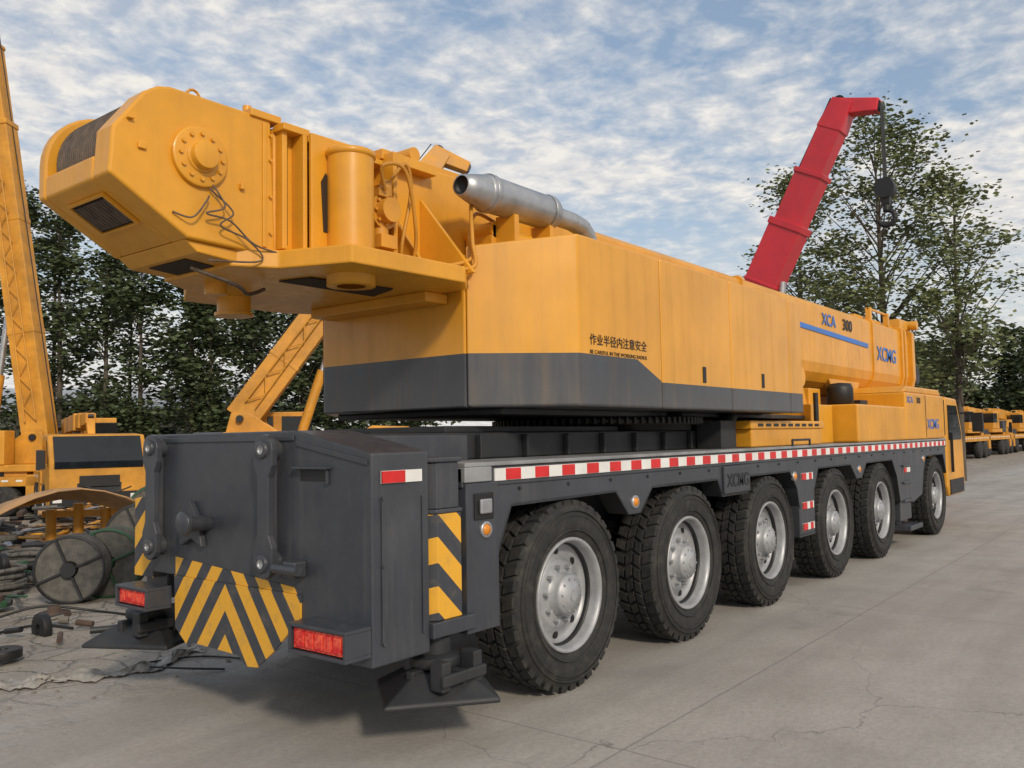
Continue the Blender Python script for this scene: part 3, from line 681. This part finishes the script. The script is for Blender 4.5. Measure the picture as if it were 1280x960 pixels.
for k in range(6): s.box(5.85+k*.2,5.9+k*.2,19.37,19.4,.1,.88)
s.obj("green_storage_bin","green",None,.02)
s=MB(); s.lathe([(0,.1),(.06,.12),(.08,.06),(.17,.05),(.18,.0)],(4.5,10.3,0.004),'z',20); s.obj("rusty_hub_disc","rust")
s=MB(); s.tube([Vector(p)+Vector((0,0,.02)) for p in curve([(2.6,10.6,0),(3.3,10.2,0),(3.9,10.5,0.02),(4.4,10.4,.1),(4.9,10.1,0),(5.0,9.6,0)])],.015,6)
s.tube([Vector(p)+Vector((0,0,.02)) for p in curve([(2.6,9.9,0),(3.3,9.7,0),(4.1,9.9,0.0),(4.3,9.4,.0)])],.015,6)
s.tube([Vector(p)+Vector((0,0,.015)) for p in curve([(4.3,6.6,0),(4.0,6.9,.03),(3.9,7.3,0.02),(4.4,7.2,.0),(4.6,6.8,0)])],.009,6)
s.obj("loose_cable","blk")
s=MB(); wv=11; vs=[];fs=[]; rnd=random.Random(4)
ctr=curve([(2.45,7.95,0),(2.8,7.75,0),(3.1,7.55,0),(3.4,7.45,0),(3.75,7.2,0),(4.15,7.25,0),(4.6,7.5,0)],14)
for i,p in enumerate(ctr):
    wd=.19+.11*math.sin(i*.31)+.05*math.sin(i*.83+1)
    for j in range(wv):
        a=(j/(wv-1)-.5)
        vs.append((p.x+a*wd*.4+rnd.uniform(-.012,.012),p.y+a*wd*(1+.3*math.sin(i*.7+j))+rnd.uniform(-.012,.012),.008+(.05+.035*math.sin(i*.45))*max(0,math.cos(a*3.1))*(.55+.45*math.sin(j*1.9+i*.35))+rnd.uniform(0,.012)))
for i in range(len(ctr)-1):
    for j in range(wv-1): fs.append([i*wv+j,(i+1)*wv+j,(i+1)*wv+j+1,i*wv+j+1])
s.add(vs,fs,0,True); s.obj("crumpled_cloth","cloth",recalc=False)
s=MB(); rnd=random.Random(11)
for i in range(850):
    x=rnd.uniform(1.5,9); y=rnd.gauss(9.5,3); r=rnd.uniform(.005,.022)
    if y<6.6: continue
    s.lathe([(0,-r*.3),(r,0),(r*.7,r*.6),(0,r*.7)],(x,y,.003),'z',6,sm=False)
s.obj("gravel","peb")

# ================================================================ ground
def ground_mat():
    m,t,b=nt("yard_ground"); o=OBJ(t); s=N(t,"ShaderNodeSeparateXYZ"); t.links.new(o,s.inputs[0])
    big=NOISE(t,o,.22,4,.6); med=NOISE(t,o,1.3,6,.65); fine=NOISE(t,o,22,5,.75); vf=NOISE(t,o,90,2,.7)
    c=MIX(t,RANGE(t,big,.3,.7),(.34,.32,.295),(.49,.465,.43))
    c=MIX(t,RANGE(t,med,.35,.72,0,.6),c,(.26,.24,.215))
    c=MIX(t,RANGE(t,fine,.4,.75,0,.45),c,(.19,.175,.155)); c=MIX(t,RANGE(t,vf,.6,.75,0,.5),c,(.60,.58,.55))
    edge=MATH(t,'ADD',s.outputs[1],MATH(t,'MULTIPLY',MATH(t,'SUBTRACT',med,.5),2.5))
    rz=RANGE(t,edge,6.3,8.0)
    nn=N(t,"ShaderNodeTexNoise"); nn.inputs["Scale"].default_value=1.1; nn.inputs["Detail"].default_value=6
    t.links.new(o,nn.inputs["Vector"])
    def vor(scale,amp):
        v=N(t,"ShaderNodeTexVoronoi"); v.feature='DISTANCE_TO_EDGE'; v.inputs["Scale"].default_value=scale
        d=N(t,"ShaderNodeVectorMath"); d.operation='MULTIPLY_ADD'; t.links.new(nn.outputs["Color"],d.inputs[0]); d.inputs[1].default_value=(amp,)*3; t.links.new(o,d.inputs[2])
        t.links.new(d.outputs[0],v.inputs["Vector"]); return v.outputs["Distance"]
    crk=RANGE(t,vor(1.9,.7),0,.04,1,0)
    rc=MIX(t,RANGE(t,med,.35,.65),(.24,.205,.165),(.44,.40,.345)); rc=MIX(t,RANGE(t,fine,.35,.7,0,.65),rc,(.15,.13,.10))
    rc=MIX(t,MATH(t,'MULTIPLY',crk,.65),rc,(.11,.095,.075))
    c=MIX(t,rz,c,rc)
    ck=RANGE(t,vor(.22,1.1),0,.0022,1,0)
    gate=RANGE(t,big,.44,.54)
    c=MIX(t,MATH(t,'MULTIPLY',MATH(t,'MULTIPLY',ck,gate),.65),c,(.13,.12,.11))
    def joint(coord,per,off):
        f=MATH(t,'FRACT',MATH(t,'DIVIDE',MATH(t,'ADD',coord,off+400),per)); d_=MATH(t,'ABSOLUTE',MATH(t,'SUBTRACT',f,.5)); return MATH(t,'GREATER_THAN',d_,.5-.008/per)
    wob=MATH(t,'MULTIPLY',med,.05)
    j=MATH(t,'MAXIMUM',joint(MATH(t,'ADD',s.outputs[0],wob),5.2,.9),joint(MATH(t,'ADD',s.outputs[1],wob),4.4,1.9))
    j=MATH(t,'MULTIPLY',MATH(t,'MULTIPLY',j,.55),MATH(t,'SUBTRACT',1.0,rz))
    c=MIX(t,j,c,(.15,.14,.13))
    mp=N(t,"ShaderNodeMapping"); mp.inputs["Scale"].default_value=(.12,1.6,1); t.links.new(o,mp.inputs[0])
    c=MIX(t,RANGE(t,NOISE(t,mp.outputs[0],1.0,4,.6),.46,.68,0,.5),c,(.25,.235,.215))
    c=MIX(t,RANGE(t,NOISE(t,o,.75,4,.55),.60,.72,0,.4),c,(.14,.13,.12))
    t.links.new(c,b.inputs["Base Color"])
    t.links.new(RANGE(t,med,.3,.7,.62,.9),b.inputs["Roughness"])
    h=MATH(t,'ADD',MATH(t,'MULTIPLY',fine,.5),MATH(t,'ADD',MATH(t,'MULTIPLY',MATH(t,'MULTIPLY',MATH(t,'SUBTRACT',1,crk),rz),2.0),MATH(t,'MULTIPLY',med,MATH(t,'ADD',.6,MATH(t,'MULTIPLY',rz,4)))))
    BUMP(t,b,h,.013,.8)
    return m
M['ground']=ground_mat()
s=MB(); s.add([(-600,-600,0),(1200,-600,0),(1200,1200,0),(-600,1200,0)],[[0,1,2,3]]); s.obj("ground","ground",recalc=False)

# ================================================================ trees
def leafmat(name,a,b_,c_):
    m,t,b=nt(name); o=OBJ(t)
    n=NOISE(t,o,.55,2); n2=NOISE(t,o,3.5,2)
    c=MIX(t,RANGE(t,n,.35,.65),a,b_); c=MIX(t,RANGE(t,n2,.45,.75,0,.7),c,c_)
    t.links.new(c,b.inputs["Base Color"]); b.inputs["Roughness"].default_value=.6
    return m
M['leafd']=leafmat("dark_foliage",(.034,.052,.022),(.07,.095,.038),(.11,.135,.05))
M['leafl']=leafmat("light_foliage",(.10,.13,.05),(.17,.20,.08),(.24,.25,.11))
def tree(mb,base,H,Rr,cb,ncl,nl,ls,sig,rnd):
    bx,by=base
    top=(bx+rnd.uniform(-.3,.3),by+rnd.uniform(-.3,.3),H*.93)
    mb.cyl((bx,by,0),(bx+(top[0]-bx)*.4,by+(top[1]-by)*.4,H*.4),.02*H*.7,.012*H*.7,n=8,m=1,cap=False)
    mb.cyl((bx+(top[0]-bx)*.4,by+(top[1]-by)*.4,H*.4),top,.012*H*.7,.02,n=6,m=1,cap=False)
    for i in range(ncl):
        t=rnd.random()**.9; z=cb+(H-cb)*t
        env=Rr*math.sin(math.pi*min(1,(.12+.86*t)))**.7
        rr=env*math.sqrt(rnd.uniform(.05,1)); a=rnd.uniform(0,6.283)
        cx,cy_=bx+rr*math.cos(a),by+rr*math.sin(a)
        zs=max(cb*.6,z-rr*.9-.5); k=zs/H
        mb.cyl((bx+(top[0]-bx)*k,by+(top[1]-by)*k,zs),(cx,cy_,z),.03+.006*rr,.012,n=4,m=1,cap=False)
        sg=sig*rnd.uniform(.6,1.3)
        for j in range(int(nl*rnd.uniform(.6,1.4))):
            x=rnd.gauss(cx,sg); y=rnd.gauss(cy_,sg); zz=rnd.gauss(z,sg*.75); q=ls*rnd.uniform(.6,1.3)
            th=rnd.uniform(0,6.283); ph=rnd.uniform(-1.2,1.2)
            ux,uy=math.cos(th)*q,math.sin(th)*q
            vx,vy,vz=-math.sin(th)*math.cos(ph)*q*.6,math.cos(th)*math.cos(ph)*q*.6,math.sin(ph)*q*.6
            mb.add([(x-ux,y-uy,zz),(x+vx,y+vy,zz+vz),(x+ux,y+uy,zz),(x-vx,y-vy,zz-vz)],[[0,1,2,3]],0)
rnd=random.Random(21)
s=MB()
row=[((16,51.5),14.8),((17.8,49.8),16),((19.2,48.2),16.4),((20.8,46.6),14.6),((22,44.6),13.6),((23.3,43.3),12.6),((24.6,41.6),12.4),((25.8,40),11.4),((27,38.6),10.4),((28.3,37),10.4),((29.8,35.4),9.6),((31.3,33.8),9.4),((33,32),8.6)]
for (x,y),H in row: tree(s,(x+rnd.uniform(-.5,.5),y+rnd.uniform(-.5,.5)),H*rnd.uniform(.93,1.03),1.5,1.8,42,100,.16,.46,rnd)
for (x,y),H in row[::2]: tree(s,(x+4,y+5.5),H*.95,2.2,1.0,28,75,.22,.65,rnd)
s.obj("tree_row",["leafd","bark"],recalc=False)
s=MB(); rnd=random.Random(5)
tree(s,(36,9.4),15.0,3.4,3.5,85,130,.11,.45,rnd)
s.obj("poplar_tree",["leafl","bark"],recalc=False)
s=MB(); tree(s,(37.5,13.2),13.2,2.5,3.5,46,120,.11,.44,rnd); s.obj("poplar_tree",["leafl","bark"],recalc=False)
s=MB(); tree(s,(36.5,7.0),12.0,2.3,3.5,44,120,.11,.44,rnd); s.obj("poplar_tree",["leafl","bark"],recalc=False)
s=MB(); rnd=random.Random(9)
for k in range(11):
    x=100+rnd.uniform(-6,6); y=25-k*1.9; tree(s,(x,y),rnd.uniform(10.5,13.5)*(1 if k<7 else .8),2.2,2,28,60,.32,.8,rnd)
s.obj("tree_row",["leafd","bark"],recalc=False)
s=MB(); rnd=random.Random(19)
for k in range(16):
    tree(s,(200+rnd.uniform(-8,8),45-k*6.5),rnd.uniform(8,12),5,1,20,50,.7,1.8,rnd)
s.obj("tree_row",["leafd","bark"],recalc=False)
W_=empty("warehouse",(24,66,0),False); W_.rotation_euler=(0,0,math.radians(-51))
s=MB(); s.box(-22,22,-5,5,0,4.2); s.obj("walls","conc",W_)
s=MB(); s.prism([(-5.4,4.2),(5.4,4.2),(0,6)],'x',-22.5,22.5); s.obj("roof","white",W_)
s=MB()
for k in range(10): s.box(-20+k*4.2,-18.4+k*4.2,-5.05,-5.0,1.6,3.0)
s.box(-3,1,-5.08,-5.02,0,3.5); s.obj("windows","glass",W_)

# ================================================================ world
w=bpy.data.worlds.new("World"); scene.world=w; w.use_nodes=True; t=w.node_tree
bg=t.nodes["Background"]
SD=Vector((-.42,-.78,.50)).normalized()
el=math.asin(SD.z); az=math.atan2(SD.x,SD.y)
sky=N(t,"ShaderNodeTexSky"); sky.sky_type='NISHITA'; sky.sun_disc=False; sky.sun_elevation=el; sky.sun_rotation=az
sky.air_density=1.2; sky.dust_density=1.5; sky.ozone_density=1.5
tc=N(t,"ShaderNodeTexCoord").outputs["Generated"]
sp=N(t,"ShaderNodeSeparateXYZ"); t.links.new(tc,sp.inputs[0])
zz=MATH(t,'ADD',MATH(t,'MAXIMUM',sp.outputs[2],0.0),.10)
cb_=N(t,"ShaderNodeCombineXYZ"); t.links.new(MATH(t,'DIVIDE',sp.outputs[0],zz),cb_.inputs[0]); t.links.new(MATH(t,'DIVIDE',sp.outputs[1],zz),cb_.inputs[1])
uv=cb_.outputs[0]
nb_=NOISE(t,uv,.55,2,.5); nm=NOISE(t,uv,3.4,4,.6,.3); nf=NOISE(t,uv,11,4,.6,.2)
sm_=MATH(t,'ADD',MATH(t,'MULTIPLY',nb_,1.05),MATH(t,'ADD',MATH(t,'MULTIPLY',nm,.55),MATH(t,'MULTIPLY',nf,.45)))
cl=RANGE(t,sm_,.88,1.16); 
cl=MATH(t,'MULTIPLY',cl,.92)
shade=MIX(t,RANGE(t,nf,.35,.65),(5.7,5.75,6.0),(8.3,7.9,7.3))
skc=MIX(t,.35,sky.outputs[0],(4.2,5.3,6.8))
hz=RANGE(t,sp.outputs[2],.0,.28,.85,0)
c=MIX(t,hz,skc,(7.2,7.0,6.7)); c=MIX(t,cl,c,shade)
t.links.new(c,bg.inputs[0]); bg.inputs[1].default_value=.112
L=bpy.data.lights.new("sun","SUN"); L.energy=2.3; L.angle=math.radians(6); L.color=(1,.87,.70)
lo=bpy.data.objects.new("sun",L); col.objects.link(lo); lo.rotation_euler=SD.to_track_quat('Z','Y').to_euler()
# ================================================================ camera
cd=bpy.data.cameras.new("camera"); cd.lens=1070/1280*36; cd.sensor_width=36; cd.clip_end=3000
cam=bpy.data.objects.new("camera",cd); col.objects.link(cam)
r=Vector((.6216,-.7830,-.0177)).normalized(); f=Vector((.7824,.6197,.0625)).normalized(); u=r.cross(f)
m=Matrix((r,u,-f)).transposed().to_4x4(); m.translation=(0,0,1.95); cam.matrix_world=m
scene.camera=cam
scene.view_settings.view_transform='Standard'; scene.view_settings.look='None'; scene.view_settings.exposure=0
